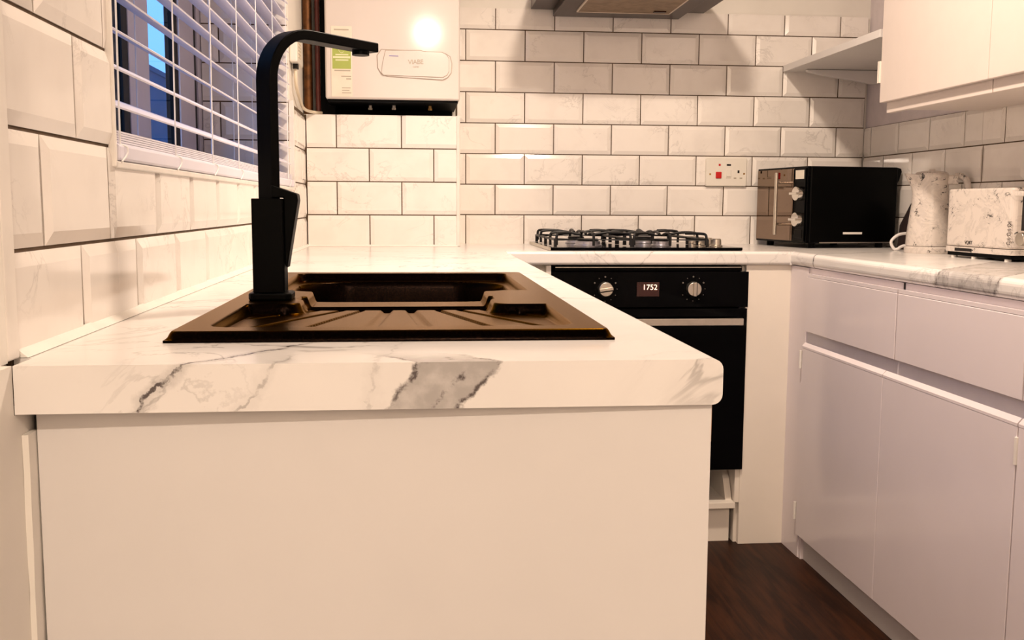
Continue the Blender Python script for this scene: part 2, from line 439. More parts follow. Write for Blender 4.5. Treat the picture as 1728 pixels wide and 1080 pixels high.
grout(wall_right, [(XR+.005, XR+TT+.001, 2.72, YB, -.05, .413), (XR+.005, XR+TT+.001, 1.2, 2.72, -.05, .52)])
# tiled far reveal of the window
n += tiles(wall_left, 'back', WY1-TT-.0005, [(-.578, XL-.012, WZ0+.005, 1.15)], -.43, -.0041, phase=0, nrow=12)
grout(wall_left, [(-.578, XL-.012, WY1-.0050, WY1+.001, WZ0+.005, 1.15)])
print('tiles', n)

# ---- white trims round the tiling
def trim(name, d, bevel=.0015, mat='trimw'):
    bm = bmesh.new(); box(bm, *d); o = single(name, bm, mat, kind='structure', bevel=bevel); return o
trim('trim_1', (XL-TT, XL+.003, .848, .872, .001, 1.2))                       # end of the tiling by the camera
trim('trim_2', (XL-.012, XL+.003, WY0-.009, WY0-.002, WZ0-.006, 1.15))        # window, near side
trim('trim_3', (XL-.012, XL+.003, WY0-.006, WY1+.006, WZ0-.007, WZ0+.001))    # window, bottom
trim('trim_4', (XL-.012, XL+.003, WY1-.003, WY1+.008, WZ0-.012, .42))         # window, far side
trim('trim_5', (.136, .146, YX-.002, YX+TT+.004, .001, .413))                 # boxing corner
trim('trim_6', (.139, .148, YX+.003, YB+.004, .001, .413), mat='trimw')
# silicone bead along the worktop
bm = bmesh.new(); prism(bm, [(XL-.001, .0005), (XL+.008, .0005), (XL-.001, .008)], 1, .876, YX)
single('trim_7', bm, 'silicone', kind='structure')
bm = bmesh.new(); prism(bm, [(YX+.001, .0005), (YX-.006, .0005), (YX+.001, .006)], 0, XL, .14)
single('trim_8', bm, 'silicone', kind='structure')

# ------------------------------------------------------------------ window and the view outside
FX = -0.580
wn = Thing('window_1', loc=(FX, 2.0, WZ0), kind='structure')
FD = .020
bm = bmesh.new()
for d in ((FX-FD, FX, WY0, WY1, WZ0, WZ0+.035), (FX-FD, FX, WY0, WY1, WZ1-.05, WZ1), (FX-FD, FX, WY0, WY0+.06, WZ0+.035, WZ1-.05), (FX-FD, FX, 2.830, WY1, WZ0+.035, WZ1-.05), (FX-FD, FX, 2.165, 2.322, WZ0+.035, WZ1-.05)): box(bm, *d)
fr = wn.part('frame', bm, 'upvc')
bm = bmesh.new()
for d in ((FX-FD, FX+.004, 2.605, 2.768, WZ0+.036, WZ1-.051), (FX-FD, FX+.004, 2.326, 2.605, WZ0+.036, WZ0+.056), (FX-FD, FX+.004, 2.326, 2.605, WZ1-.08, WZ1-.051)): box(bm, *d)
wn.part('sash', bm, 'upvc')
bm = bmesh.new()
for d in ((FX-FD, FX-.002, 2.122, 2.1649, WZ0+.036, WZ1-.051), (FX-FD, FX-.001, 2.555, 2.6049, WZ0+.057, WZ1-.081), (FX-FD, FX-.004, 2.7685, 2.8295, WZ0+.036, WZ1-.051)): box(bm, *d)
wn.part('gasket', bm, 'gasket')
for a, b in ((WY0+.06, 2.122), (2.322, 2.555)):
    wn.boxp('pane', (FX-.010, FX-.006, a, b, WZ0+.035, WZ1-.05), 'glass')
bm = bmesh.new(); box(bm, FX, XL-.012, WY0, WY1, WZ0-.02, WZ0+.004); wn.part('sill', bm, 'upvc', bevel=.003)
bm = bmesh.new(); box(bm, -12, xw-.32, -10, 14, ZF-.1, ZF)
single('garden_ground', bm, 'ground', kind='structure')
bm = bmesh.new(); box(bm, -4.6, -4.4, -6, 26, ZF, 2.35); box(bm, -4.62, -4.36, -6, 26, 2.35, 2.43)
single('wall_neighbour', bm, 'outwall', kind='structure')

# ------------------------------------------------------------------ venetian blind
bl = Thing('venetian_blind', 'white slatted venetian blind hanging in the tiled window recess', 'blind', (XL-.03, 2.03, WZ0))
bm = bmesh.new(); nseg = 4; A, B = [], []
for i in range(nseg+1):
    t = i/nseg-.5; x = -.025*2*t; z = .0022*(1-4*t*t)
    A.append((x, z)); 
prof = A+[(x, z-.0022) for x, z in reversed(A)]
prism(bm, prof, 1, -.842, .836)
slat_me = finish(bm, 'slat', 'slat')
TILT = math.radians(26)
for i in range(20):
    z = .245+.0435*i+.009
    o = link('slat', slat_me, bl.e); o.location = (XL-.027-bl.loc.x, 0, z-WZ0); o.rotation_euler = (0, TILT, 0)
for k, z in enumerate([.2140-.0026*i for i in range(6)]):
    o = link('slat', slat_me, bl.e); o.location = (XL-.028-bl.loc.x, 0, z-WZ0); o.rotation_euler = (0, -.02+.004*k, 0)
bl.boxp('bottom_rail', (XL-.030, XL+.003, WY0+.008, WY1-.016, .180, .1985), 'slat', bevel=.003)
bl.boxp('head_rail', (XL-.055, XL-.003, WY0+.006, WY1-.014, 1.10, 1.145), 'slat', bevel=.002)
for y in (1.203, 1.476, 1.742, 1.996, 2.242, 2.50, 2.76):
    for x, zb in ((XL-.001, .197), (XL-.052, .215)):
        bm = bmesh.new(); tube(bm, [(x, y, zb), (x+.001, y+.002, .45), (x, y, 1.11)], .0011, 6); bl.part('cord', bm, 'cord', smooth=True)
    bm = bmesh.new(); tube(bm, smooth_path([(XL-.001, y, .199), (XL+.005, y+.006, .196), (XL+.0055, y+.004, .188), (XL+.004, y-.012, .179)]), .0011, 6); bl.part('cord', bm, 'cord', smooth=True)

# ------------------------------------------------------------------ worktops
def edge_profile(x_in, x_out, z0=-.04, z1=0, r=.009, n=5):
    """closed x,z profile, rounded on the x_out side"""
    s = 1 if x_out > x_in else -1; pts = [(x_in, z0)]
    for i in range(n+1):
        a = -math.pi/2+math.pi/2*i/n; pts.append((x_out-s*r+s*r*math.cos(a), z0+r+r*math.sin(a)))
    for i in range(n+1):
        a = math.pi/2*i/n; pts.append((x_out-s*r+s*r*math.cos(a), z1-r+r*math.sin(a)))
    pts.append((x_in, z1)); return pts
SX0, SX1, SY0, SY1 = -.237, .197, .963, 1.823       # sink outline
YF, YH = .8334, 2.880
wt = Thing('sink_worktop', 'thick white marble-effect worktop with grey veins carrying the black sink', 'worktop', (-.03, 1.85, -.04))
bm = bmesh.new(); XE = .2665
full = edge_profile(XL-.004, XE)
prism(bm, edge_profile(XL+.0112, XE), 1, YF, .876); prism(bm, full, 1, .876, SY0+.03); prism(bm, full, 1, SY1-.03, YH)
prism(bm, edge_profile(SX1-.03, XE), 1, SY0+.03, SY1-.03)
box(bm, XL-.004, SX0+.03, SY0+.03, SY1-.03, -.04, 0)
wt.part('slab', bm, 'marble_sink')
wt = Thing('hob_worktop', 'marble-effect worktop running along the back wall under the gas hob', 'worktop', (.6, 3.2, -.04))
bm = bmesh.new(); box(bm, XL-.004, .2665, YH, YB+.004, -.04, 0)
prof = [(YB+.004, -.04)]+[(p[0], p[1]) for p in edge_profile(YB, YH)[1:-1]]+[(YB+.004, 0)]
prism(bm, prof, 0, .2665, 1.115); box(bm, 1.115, XR+.004, YH, YB+.004, -.04, 0)
wt.part('slab', bm, 'marble_plain')
wt = Thing('side_worktop', 'grey-veined marble-effect worktop under the kettle and toaster', 'worktop', (1.36, 2.0, -.04))
bm = bmesh.new(); prism(bm, edge_profile(XR+.004, 1.117, r=.014), 1, .9, YH); wt.part('slab', bm, 'marble_side')

# ------------------------------------------------------------------ sink (height field)
def sd_rr(px, py, x0, x1, y0, y1, r):
    cx, cy = (x0+x1)/2, (y0+y1)/2; qx = abs(px-cx)-(x1-x0)/2+r; qy = abs(py-cy)-(y1-y0)/2+r
    return math.hypot(max(qx, 0), max(qy, 0))+min(max(qx, qy), 0)-r
def sst(a, b, v):
    t = min(1, max(0, (v-a)/(b-a))); return t*t*(3-2*t)
GRV = [((-.124, 1.285), (-.190, 1.175), .004), ((-.093, 1.285), (-.182, 1.035), .005), ((-.067, 1.285), (-.123, 1.020), .004), ((-.035, 1.285), (-.049, 1.020), .0085),
       ((-.004, 1.285), (.016, 1.020), .0085), ((.031, 1.285), (.092, 1.020), .005), ((.059, 1.285), (.152, 1.030), .005), ((.089, 1.285), (.155, 1.178), .004)]
def segd(px, py, a, b):
    dx, dy = b[0]-a[0], b[1]-a[1]; t = max(0, min(1, ((px-a[0])*dx+(py-a[1])*dy)/(dx*dx+dy*dy)))
    return math.hypot(px-a[0]-t*dx, py-a[1]-t*dy)
RIM = .0105
def sink_h(x, y):
    h = RIM
    d0 = sd_rr(x, y, SX0, SX1, SY0, SY1, .012)
    h -= .008*sst(-.006, 0, d0)
    # sunken drainer and bowl deck with the two ledges left standing
    rec = sd_rr(x, y, -.203, .163, 1.000, 1.785, .02)
    lt = sd_rr(x, y, -.30, -.142, 1.235, 1.425, .018); rtl = sd_rr(x, y, .100, .30, 1.225, 1.425, .018)
    # chamfered outer shoulders of the ledges
    sh = max(x-(-.150)-(y-1.10)*.0, -(x+.30))
    d = max(rec, -lt, -rtl)
    slope = .0075+.0065*min(1, max(0, (y-1.0)/.28))
    h -= slope*(1-sst(-.007, .0, d))
    if d < -.004 and y < 1.30:
        for a, b, w in GRV:
            g = segd(x, y, a, b)
            if g < w: h -= .0040*(1-sst(w*.4, w, g))
    # step channel in front of the bowl
    ch = sd_rr(x, y, -.148, .105, 1.287, 1.335, .006)
    h -= .009*(1-sst(-.005, 0, ch))
    bowl = sd_rr(x, y, -.190, .150, 1.402, 1.765, .085)
    bl2 = sd_rr(x, y, -.148, .105, 1.360, 1.45, .02)
    if bowl < .004:
        h -= .150*sst(.002, -.022, bowl)
    return h
nx, ny = 217, 430
bm = bmesh.new(); G2 = []
xs = [SX0+(SX1-SX0)*i/nx for i in range(nx+1)]; ys = [SY0+(SY1-SY0)*j/ny for j in range(ny+1)]
for yv in ys: G2.append([bm.verts.new((xv, yv, sink_h(xv, yv))) for xv in xs])
for j in range(ny):
    for i in range(nx): bm.faces.new((G2[j][i], G2[j][i+1], G2[j+1][i+1], G2[j+1][i]))
per = [G2[0][i] for i in range(nx+1)]+[G2[j][nx] for j in range(1, ny+1)]+[G2[ny][i] for i in range(nx-1, -1, -1)]+[G2[j][0] for j in range(ny-1, 0, -1)]
low = [bm.verts.new((p.co.x, p.co.y, 0.0)) for p in per]
for i in range(len(per)):
    k = (i+1) % len(per); bm.faces.new((per[i], low[i], low[k], per[k]))
sk = Thing('kitchen_sink', 'black composite inset sink with fan-grooved drainer and deep bowl', 'sink', (-.02, 1.39, 0))
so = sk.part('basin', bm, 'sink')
for p in so.data.polygons: p.use_smooth = True
so.data.set_sharp_from_angle(angle=math.radians(50))
bm = bmesh.new(); lathe(bm, [(.0, -.1385), (.045, -.1385), (.045, -.134), (.036, -.133), (.030, -.136), (0, -.136)], 32, (-.02, 1.585)); sk.part('waste_strainer', bm, 'steel', smooth=True)

# ------------------------------------------------------------------ tap
TX, TY = -.183, 1.305
dirv = Vector((.66, .75, 0)).normalized(); ang = math.atan2(dirv.y, dirv.x)
tp = Thing('mixer_tap', 'tall matt black kitchen mixer tap with flat square spout and side lever', 'tap', (TX, TY, RIM), 0)
bm = bmesh.new(); prism(bm, rrect(-.026, .028, -.028, .028, .010), 2, 0, .009); tp.part('flange', bm, 'black_tap', world=False, bevel=.002)
bm = bmesh.new(); prism(bm, rrect(-.0205, .0195, -.0185, .0185, .003), 2, .009, .128); tp.part('body', bm, 'black_tap', world=False, bevel=.001)
def bar(bm, path, wid, th):
    """rectangular bar swept in the local xz-plane"""
    rings = []
    for i, (x, z) in enumerate(path):
        a = path[max(i-1, 0)]; b = path[min(i+1, len(path)-1)]
        d = Vector((b[0]-a[0], b[1]-a[1])).normalized(); nrm = Vector((-d.y, d.x))
        rings.append([bm.verts.new((x+nrm.x*s*th/2, y, z+nrm.y*s*th/2)) for s, y in ((1, -wid/2), (1, wid/2), (-1, wid/2), (-1, -wid/2))])
    for A, B in zip(rings, rings[1:]):
        for k in range(4): bm.faces.new((A[k], A[(k+1) % 4], B[(k+1) % 4], B[k]))
    bm.faces.new(rings[0][::-1]); bm.faces.new(rings[-1])
ZT = .3385; RB = .062
path = [(0, .10), (0, ZT-RB)]+[(RB-RB*math.cos(a), ZT-RB+RB*math.sin(a)) for a in [math.pi/2*i/10 for i in range(1, 11)]]+[(.10, ZT), (.190, ZT)]
RZ = Matrix.Rotation(ang, 4, 'Z')
bm = bmesh.new(); bar(bm, path, .0275, .013); bmesh.ops.transform(bm, matrix=RZ, verts=bm.verts); spt = tp.part('spout', bm, 'black_tap', world=False, bevel=.0015, smooth=True)
bm = bmesh.new(); cyl(bm, (.168, 0, ZT-.012), (.168, 0, ZT-.005), .012, seg=20); bmesh.ops.transform(bm, matrix=RZ, verts=bm.verts); tp.part('aerator', bm, 'black_tap', spt, world=False)
# lever: flat tapered paddle on the right-hand side
bm = bmesh.new(); prism(bm, [(.0195, .046), (.0225, .040), (.0375, .126), (.0365, .134), (.004, .145), (.004, .129), (.0195, .129)], 1, -.015, .015)
tp.part('lever', bm, 'black_tap', world=False, bevel=.0015)

# ------------------------------------------------------------------ sink base unit (end panel faces the camera)
su = Thing('sink_base_unit', 'cream end panel and cupboard under the sink worktop', 'base unit', (-.03, 1.8, ZF))
bm = bmesh.new(); v = [(-.318, .862), (.2595, .8405), (.2595, .858), (-.318, .880)]
prism(bm, v, 2, ZF, -.041); su.part('end_panel', bm, 'panel', bevel=.0008)
su.boxp('panel_edge', (.2592, .2600, .842, .857, -.075, -.041), 'panel_edge')
su.boxp('carcass', (XL+.004, .232, .885, YH-.01, ZF+.15, -.20), 'panel')
su.boxp('plinth', (.195, .210, .885, YH-.02, ZF, ZF+.15), 'panel')
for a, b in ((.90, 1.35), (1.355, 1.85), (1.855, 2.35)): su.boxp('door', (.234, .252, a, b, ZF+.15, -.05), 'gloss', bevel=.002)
bm = bmesh.new()
pts = []
for i in range(26):
    z = ZF+(.84)*i/25; pts.append(z)
L = [(-.3195+random.uniform(-.0008, .0012), z) for z in pts]; Rr = [(-.3245+random.uniform(-.0005, .0005), z) for z in reversed(pts)]
prism(bm, L+Rr, 1, .846, .868); single('trim_9', bm, 'paint', kind='structure')

# ------------------------------------------------------------------ oven and its housing
YO = 2.900
ov = Thing('built_in_oven', 'black built-in electric oven with steel knobs and amber clock', 'oven', (.698, YO, -.67))
ov.boxp('cavity_casing', (.415, .975, YO+.02, YB-.02, -.66, -.05), 'black_matte')
ov.boxp('vent_strip', (.410, .975, YO-.002, YO+.02, -.0585, -.0445), 'black_gloss', bevel=.001)
ov.boxp('vent_trim', (.412, .972, YO-.004, YO-.001, -.0485, -.0465), 'steel')
fa = ov.boxp('control_panel', (.400, .993, YO-.012, YO+.02, -.166, -.060), 'black_gloss', bevel=.0015)
dr = ov.boxp('oven_door', (.402, .991, YO-.014, YO+.02, -.663, -.170), 'black_gloss', bevel=.002)
bm = bmesh.new(); box(bm, .44, .969, YO-.050, YO-.040, -.217, -.196); 
for x in (.455, .945): box(bm, x-.012, x+.012, YO-.042, YO-.013, -.214, -.200)
ov.part('handle', bm, 'steel', dr, bevel=.0015)
for kx, ka in ((.559, math.radians(8)), (.824, math.radians(90))):
    bm = bmesh.new(); cyl(bm, (kx, YO-.011, -.111), (kx, YO-.030, -.111), .0225, .0205, 32); kn = ov.part('knob', bm, 'steel', bevel=.0012, smooth=True)
    bm = bmesh.new(); box(bm, -.0205, .0205, YO-.036, YO-.029, -.0045, .0045)
    bmesh.ops.rotate(bm, verts=bm.verts, cent=(0, 0, 0), matrix=Matrix.Rotation(-ka, 3, 'Y')); bmesh.ops.translate(bm, verts=bm.verts, vec=(kx, 0, -.111))
    ov.part('grip', bm, 'steel', kn, bevel=.001)
    bm = bmesh.new(); box(bm, -.0205, .0205, YO-.0315, YO-.0295, -.0075, -.0048)
    bmesh.ops.rotate(bm, verts=bm.verts, cent=(0, 0, 0), matrix=Matrix.Rotation(-ka, 3, 'Y')); bmesh.ops.translate(bm, verts=bm.verts, vec=(kx, 0, -.111))
    ov.part('pointer_line', bm, 'dark', kn)
    bm = bmesh.new()
    for i in range(11):
        a = math.radians(-60+30*i)
        px, pz = kx+.036*math.sin(a), -.111+.036*math.cos(a); r = .0026 if i in (0, 2, 4) else .0014
        cyl(bm, (px, YO-.0125, pz), (px, YO-.0119, pz), r, seg=10)
    ov.part('dial_marks', bm, 'dim_ink')
ds = ov.boxp('display', (.654, .721, YO-.0135, YO-.011, -.133, -.091), 'disp')
me = text_mesh('1752', .0225, 'amber'); o = link('clock_digits', me, ds); o.matrix_basis = Matrix.Translation(Vector((.693, YO-.0140, -.1065))-ov.loc) @ Matrix.Rotation(math.pi/2, 4, 'X')

oh = Thing('oven_housing', 'cream oven housing with filler panel, bottom shelf and plinth', 'base unit', (.75, 3.1, ZF))
oh.boxp('filler_panel', (.987, 1.127, YO-.006, YO+.012, ZF, -.0405), 'panel2', bevel=.0008)
oh.boxp('side_stile', (.973, .990, YO-.001, YO+.014, -.770, -.663), 'panel2', bevel=.001)
oh.boxp('side_panel', (.978, .996, YO+.016, YB-.02, ZF, -.042), 'panel2')
oh.boxp('left_panel', (.385, .399, YO-.004, YB-.02, ZF, -.042), 'panel2')
oh.boxp('bottom_shelf', (.399, .976, YO-.002, YB-.03, -.788, -.770), 'panel2', bevel=.0008)
oh.boxp('plinth', (.399, .968, YO+.028, YO+.044, ZF, -.788), 'panel2')
bm = bmesh.new(); prism(bm, [(YO+.03, -.770), (YO+.06, -.71), (YO+.10, -.68), (YO+.30, -.665), (YO+.5, -.665), (YO+.5, -.77)], 0, .955, .975)
oh.part('runner_block', bm, 'panel2')
oh.boxp('blind_corner_panel', (.262, .385, YO+.03, YO+.045, ZF, -.042), 'panel2')

# ------------------------------------------------------------------ gas hob
hb = Thing('gas_hob', 'black four-burner gas hob with cast iron pan supports and steel knobs', 'hob', (.692, 3.17, 0))
bm = bmesh.new(); prism(bm, rrect(.397, .987, 2.925, 3.425, .012), 2, .0005, .0095); hb.part('base_plate', bm, 'black_gloss', bevel=.002)
bm = bmesh.new(); prism(bm, [(.3955, 2.93), (.4015, 2.924), (.4015, 3.42), (.3955, 3.42)], 2, .0008, .0098); hb.part('edge_strip', bm, 'steel')
BUR = [(.535, 3.055, .042), (.535, 3.285, .034), (.765, 3.055, .030), (.765, 3.285, .040)]
for x, y, r in BUR:
    bm = bmesh.new(); lathe(bm, [(0, .010), (r*1.05, .010), (r*1.05, .013), (r*.92, .0145), (r*.92, .024), (r*.7, .0255), (0, .0255)], 28, (x, y)); b = hb.part('burner', bm, 'burner', smooth=True)
    bm = bmesh.new(); lathe(bm, [(0, .0256), (r*.78, .0256), (r*.80, .029), (r*.72, .032), (0, .0325)], 28, (x, y)); hb.part('burner_cap', bm, 'iron', b, smooth=True)
for x0, x1 in ((.418, .648), (.652, .880)):
    bm = bmesh.new(); xm = (x0+x1)/2; y0, y1 = 2.945, 3.40; zt = .050; r = .0042
    tube(bm, [(x0, y0, zt-.018), (x1, y0, zt-.018), (x1, y1, zt-.018), (x0, y1, zt-.018)], r, 8, closed=True)
    for cy in (3.055, 3.285):
        for xa, xb in ((x0, xm-.022), (x1, xm+.022)):
            s = 1 if xb > xa else -1
            tube(bm, smooth_path([(xa, cy, .012), (xa, cy, zt-.008), (xa+s*.010, cy, zt), (xa+s*.05, cy, zt+.001), (xb, cy, zt-.005)], 4), r, 8)
        for ya, yb in ((y0 if cy < 3.1 else 3.175, cy-.024), (y1 if cy > 3.1 else 3.165, cy+.024)):
            s = 1 if yb > ya else -1
            tube(bm, smooth_path([(xm, ya, .014), (xm, ya, zt-.008), (xm, ya+s*.010, zt), (xm, ya+s*.045, zt+.001), (xm, yb, zt-.005)], 4), r, 8)
    for fx, fy in ((x0, y0), (x1, y0), (x0, y1), (x1, y1), (x0, 3.17), (x1, 3.17)):
        tube(bm, [(fx, fy, .010), (fx, fy, zt-.016)], .005, 8)
    for fx, sx in ((x0+.004, 1), (x1-.004, -1)):
        for fy, sy in ((y0, 1), (y1, -1)):
            tube(bm, smooth_path([(fx, fy, .016), (fx, fy, zt-.006), (fx+sx*.012, fy+sy*.012, zt), (fx+sx*.05, fy+sy*.05, zt)], 4), r, 8)
    hb.part('pan_support', bm, 'iron', smooth=True)
for y in (3.03, 3.12, 3.21, 3.30):
    bm = bmesh.new(); lathe(bm, [(0, .0095), (.0205, .0095), (.0205, .012), (.0165, .014), (.0155, .031), (.013, .033), (0, .033)], 24, (.933, y)); hb.part('control_knob', bm, 'steel', smooth=True)

# ------------------------------------------------------------------ side base unit
XC = 1.125
sb = Thing('side_base_unit', 'glossy lilac-white base unit with two drawers over two doors', 'base unit', (1.36, 2.2, ZF))
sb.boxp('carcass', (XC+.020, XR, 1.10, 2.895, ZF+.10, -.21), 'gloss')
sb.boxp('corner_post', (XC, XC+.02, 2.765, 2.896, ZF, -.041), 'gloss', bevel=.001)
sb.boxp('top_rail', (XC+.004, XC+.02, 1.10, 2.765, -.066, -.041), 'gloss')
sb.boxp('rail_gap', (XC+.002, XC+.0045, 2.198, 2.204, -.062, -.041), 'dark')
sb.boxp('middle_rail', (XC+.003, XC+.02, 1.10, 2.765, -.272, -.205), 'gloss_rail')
sb.boxp('plinth', (XC+.012, XC+.03, 1.10, 2.75, ZF, ZF+.10), 'panel')
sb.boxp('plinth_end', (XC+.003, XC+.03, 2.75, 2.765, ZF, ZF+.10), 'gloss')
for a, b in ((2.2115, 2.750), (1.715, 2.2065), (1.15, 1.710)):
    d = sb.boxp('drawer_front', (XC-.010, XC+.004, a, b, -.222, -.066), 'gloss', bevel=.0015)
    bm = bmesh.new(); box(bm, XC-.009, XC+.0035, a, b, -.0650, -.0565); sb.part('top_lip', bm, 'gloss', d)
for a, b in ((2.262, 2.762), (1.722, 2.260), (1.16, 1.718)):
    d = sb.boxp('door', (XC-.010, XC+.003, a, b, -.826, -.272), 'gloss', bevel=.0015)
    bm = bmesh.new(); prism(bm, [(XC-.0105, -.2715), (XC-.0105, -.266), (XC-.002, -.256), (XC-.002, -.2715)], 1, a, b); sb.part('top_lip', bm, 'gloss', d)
for y, z in ((2.771, -.307), (2.771, -.758), (1.7205, -.318), (1.7205, -.758)):
    bm = bmesh.new(); cyl(bm, (XC-.010, y, z-.026), (XC-.010, y, z+.026), .0045, seg=12); box(bm, XC-.008, XC+.001, y-.003, y+.003, z-.024, z+.024)
    sb.part('hinge', bm, 'trimw', label='white hinge knuckle')

# ------------------------------------------------------------------ wall cupboard, shelf and bracket on the right
wc = Thing('wall_cupboard', 'warm white wall cupboard with flat doors above the kettle and toaster', 'cupboard', (1.45, 2.0, .40))
wc.boxp('carcass', (1.322, XR+.004, .9, 2.735, .405, 1.25), 'cabwhite', bevel=.001)
wc.boxp('bottom_rail', (1.308, 1.322, .9, 2.190, .392, .43), 'cabwhite', bevel=.001)
wc.boxp('bottom_rail', (1.308, 1.322, 2.194, 2.705, .392, .43), 'cabwhite', bevel=.001)
wc.boxp('side_edge', (1.304, 1.321, 2.7195, 2.735, .62, 1.25), 'panel_edge', label='raw mottled cupboard edge')
for a, b in ((2.188, 2.718), (1.66, 2.186), (1.12, 1.658)): wc.boxp('door', (1.292, 1.306, a, b, .421, 1.25), 'cabwhite', bevel=.0015)
bm = bmesh.new(); box(bm, 1.288, 1.296, 2.7185, 2.730, .476, .535); box(bm, 1.300, 1.312, 2.720, 2.732, .44, .476)
wc.part('hinge', bm, 'white_plastic')
sh = Thing('wall_shelf', 'cream wall shelf on a bracket beside the wall cupboard', 'shelf', (1.45, 3.1, .58))
sh.boxp('board', (1.294, XR+.005, 2.738, YB-.001, .603, .625), 'panel', bevel=.001)
bm = bmesh.new(); prism(bm, [(1.345, .602), (1.350, .594), (1.40, .583), (1.585, .556), (1.600, .556), (1.600, .602)], 1, 3.385, 3.405)
sh.part('bracket', bm, 'panel', bevel=.003)
bm = bmesh.new(); prism(bm, [(1.345, .602), (1.350, .594), (1.40, .583), (1.585, .556), (1.600, .556), (1.600, .602)], 1, 2.80, 2.82)
sh.part('bracket', bm, 'panel', bevel=.003)

# ------------------------------------------------------------------ extractor hood
hd = Thing('cooker_hood', 'dark brown cooker hood with framed metal filter above the hob', 'cooker hood', (.697, 3.3, .772))
hd.boxp('canopy', (.399, 1.000, YB-.45, YB-.012, .794, .86), 'hood', bevel=.002)
hd.boxp('motor_housing', (.475, .912, YB-.43, YB-.012, .772, .80), 'hood', bevel=.002)
hd.boxp('flue', (.56, .83, YB-.28, YB-.012, .86, 1.5), 'hood', bevel=.002)
hd.boxp('filter', (.541, .850, YB-.40, YB-.119, .769, .774), 'hoodfilter')
bm = bmesh.new()
for d in ((.538, .853, YB-.121, YB-.116), (.538, .853, YB-.404, YB-.400), (.538, .543, YB-.404, YB-.116), (.848, .853, YB-.404, YB-.116)): box(bm, d[0], d[1], d[2], d[3], .7675, .772)
hd.part('filter_frame', bm, 'hoodline')
bm = bmesh.new(); box(bm, .79, .83, YB-.165, YB-.145, .766, .770); hd.part('filter_catch', bm, 'hood')

# ------------------------------------------------------------------ boiler
bo = Thing('gas_boiler', 'white wall-hung gas boiler with black underside over the tiled boxing', 'boiler', (-.0615, 3.30, .4515), .003)
# local frame: x right, y back, z up from the casing bottom
W2 = .2060
bm = bmesh.new()
segs = 10; ptsf = []
for i in range(segs+1):
    t = -1+2*i/segs; ptsf.append((t*W2, -.1405-.0015*(1-t*t)))
ptsf = [(-W2, .165)]+ptsf+[(W2, .165)]
prism(bm, ptsf, 2, .003, .70); cs = bo.part('casing', bm, 'boiler', world=False, bevel=.006, smooth=True)
bo.boxp('underside', (-W2+.006, W2-.006, -.132, .163, -.004, .006), 'black_matte', world=False)
bo.boxp('side_shade_strip', (-W2-.024, -W2+.02, -.02, .165, -.03, .70), 'black_matte', world=False)  # black strip stands for the shade between boiler side and pipes
bo.boxp('black_gap_plate', (-W2+.004, W2-.012, .155, .170, -.0385, .0), 'black_matte', world=False)  # black plate added to close the gap above the boxing
for x, y, m in ((-.075, -.02, 'steel'), (.0, -.03, 'steel'), (.115, -.03, 'brass')):
    bm = bmesh.new(); cyl(bm, (x, y, -.014), (x, y, .0), .0055, .0055, 14); cyl(bm, (x, y, -.018), (x, y, -.012), .0075, .0075, 6); bo.part('valve', bm, m, world=False)
def outline(pts, w):
    """thin frame strip from a closed outline (x,z), inset by w"""
    c = Vector((sum(p[0] for p in pts)/len(pts), sum(p[1] for p in pts)/len(pts))); n = len(pts); inn = []
    for i in range(n):
        a, p, b = Vector(pts[i-1]), Vector(pts[i]), Vector(pts[(i+1) % n])
        d = ((b-p).normalized()+(p-a).normalized()).normalized(); nn = Vector((-d.y, d.x)); inn.append(p+nn*w)
    return inn
YFc = -.1430
def plate(name, pts, y0, y1, mat, parent=None, bevel=0, label=None):
    bm = bmesh.new(); prism(bm, pts, 1, y0, y1); return bo.part(name, bm, mat, parent, world=False, bevel=bevel, label=label)
def bz(u, v):        # image position on the boiler front -> local x,z
    return ((u-549)/(770-549)*2*W2-W2, (168-v+ (u-549)*.028)/541.)
P1 = [bz(*p) for p in ((633, 97), (634, 118), (640, 128), (650, 132), (742, 139), (750, 135), (756, 127), (757, 112), (754, 100), (746, 95), (712, 91), (640, 87))]
P2 = [bz(*p) for p in ((647, 89), (642, 110), (640, 126), (643, 130), (742, 135), (749, 131), (752, 125), (752, 104), (748, 97), (741, 93), (712, 91.5), (704, 89.5))]
pg = plate('panel_gap', P1, YFc-.0004, YFc+.006, 'groove')
P1i = [((x-.115)*.983+.115 if False else x, z) for x, z in P1]
cx = sum(p[0] for p in P1)/12; cz = sum(p[1] for p in P1)/12
plate('panel_surround', [(cx+(x-cx)*.982, cz+(z-cz)*.955) for x, z in P1], YFc-.0016, YFc, 'boiler')
plate('flap_gap', P2, YFc-.0022, YFc, 'groove')
cx = sum(p[0] for p in P2)/12; cz = sum(p[1] for p in P2)/12
fl = plate('control_flap', [(cx+(x-cx)*.986, cz+(z-cz)*.955) for x, z in P2], YFc-.0032, YFc, 'boiler')
def bprint(txt, u, v, size, mat, parent, depth=-.0036, sp=1.0):
    me = text_mesh(txt, size, mat, spacing=sp); o = link('print', me, parent); x, z = bz(u, v)
    o.matrix_basis = Matrix.Translation((x, YFc+depth, z)) @ Matrix.Rotation(-.028, 4, 'Y') @ Matrix.Rotation(math.pi/2, 4, 'X'); return o
bprint('VIABE', 697, 109, .020, 'grey_ink', fl, sp=.9)
bprint('COMBI', 697, 117, .006, 'grey_ink', fl)
x, z = bz(661, 98.5); plate('print_line', [(x-.014, z-.0012), (x+.014, z-.0018), (x+.014, z+.0008), (x-.014, z+.0014)], YFc-.0038, YFc-.003, 'violet_ink', fl)
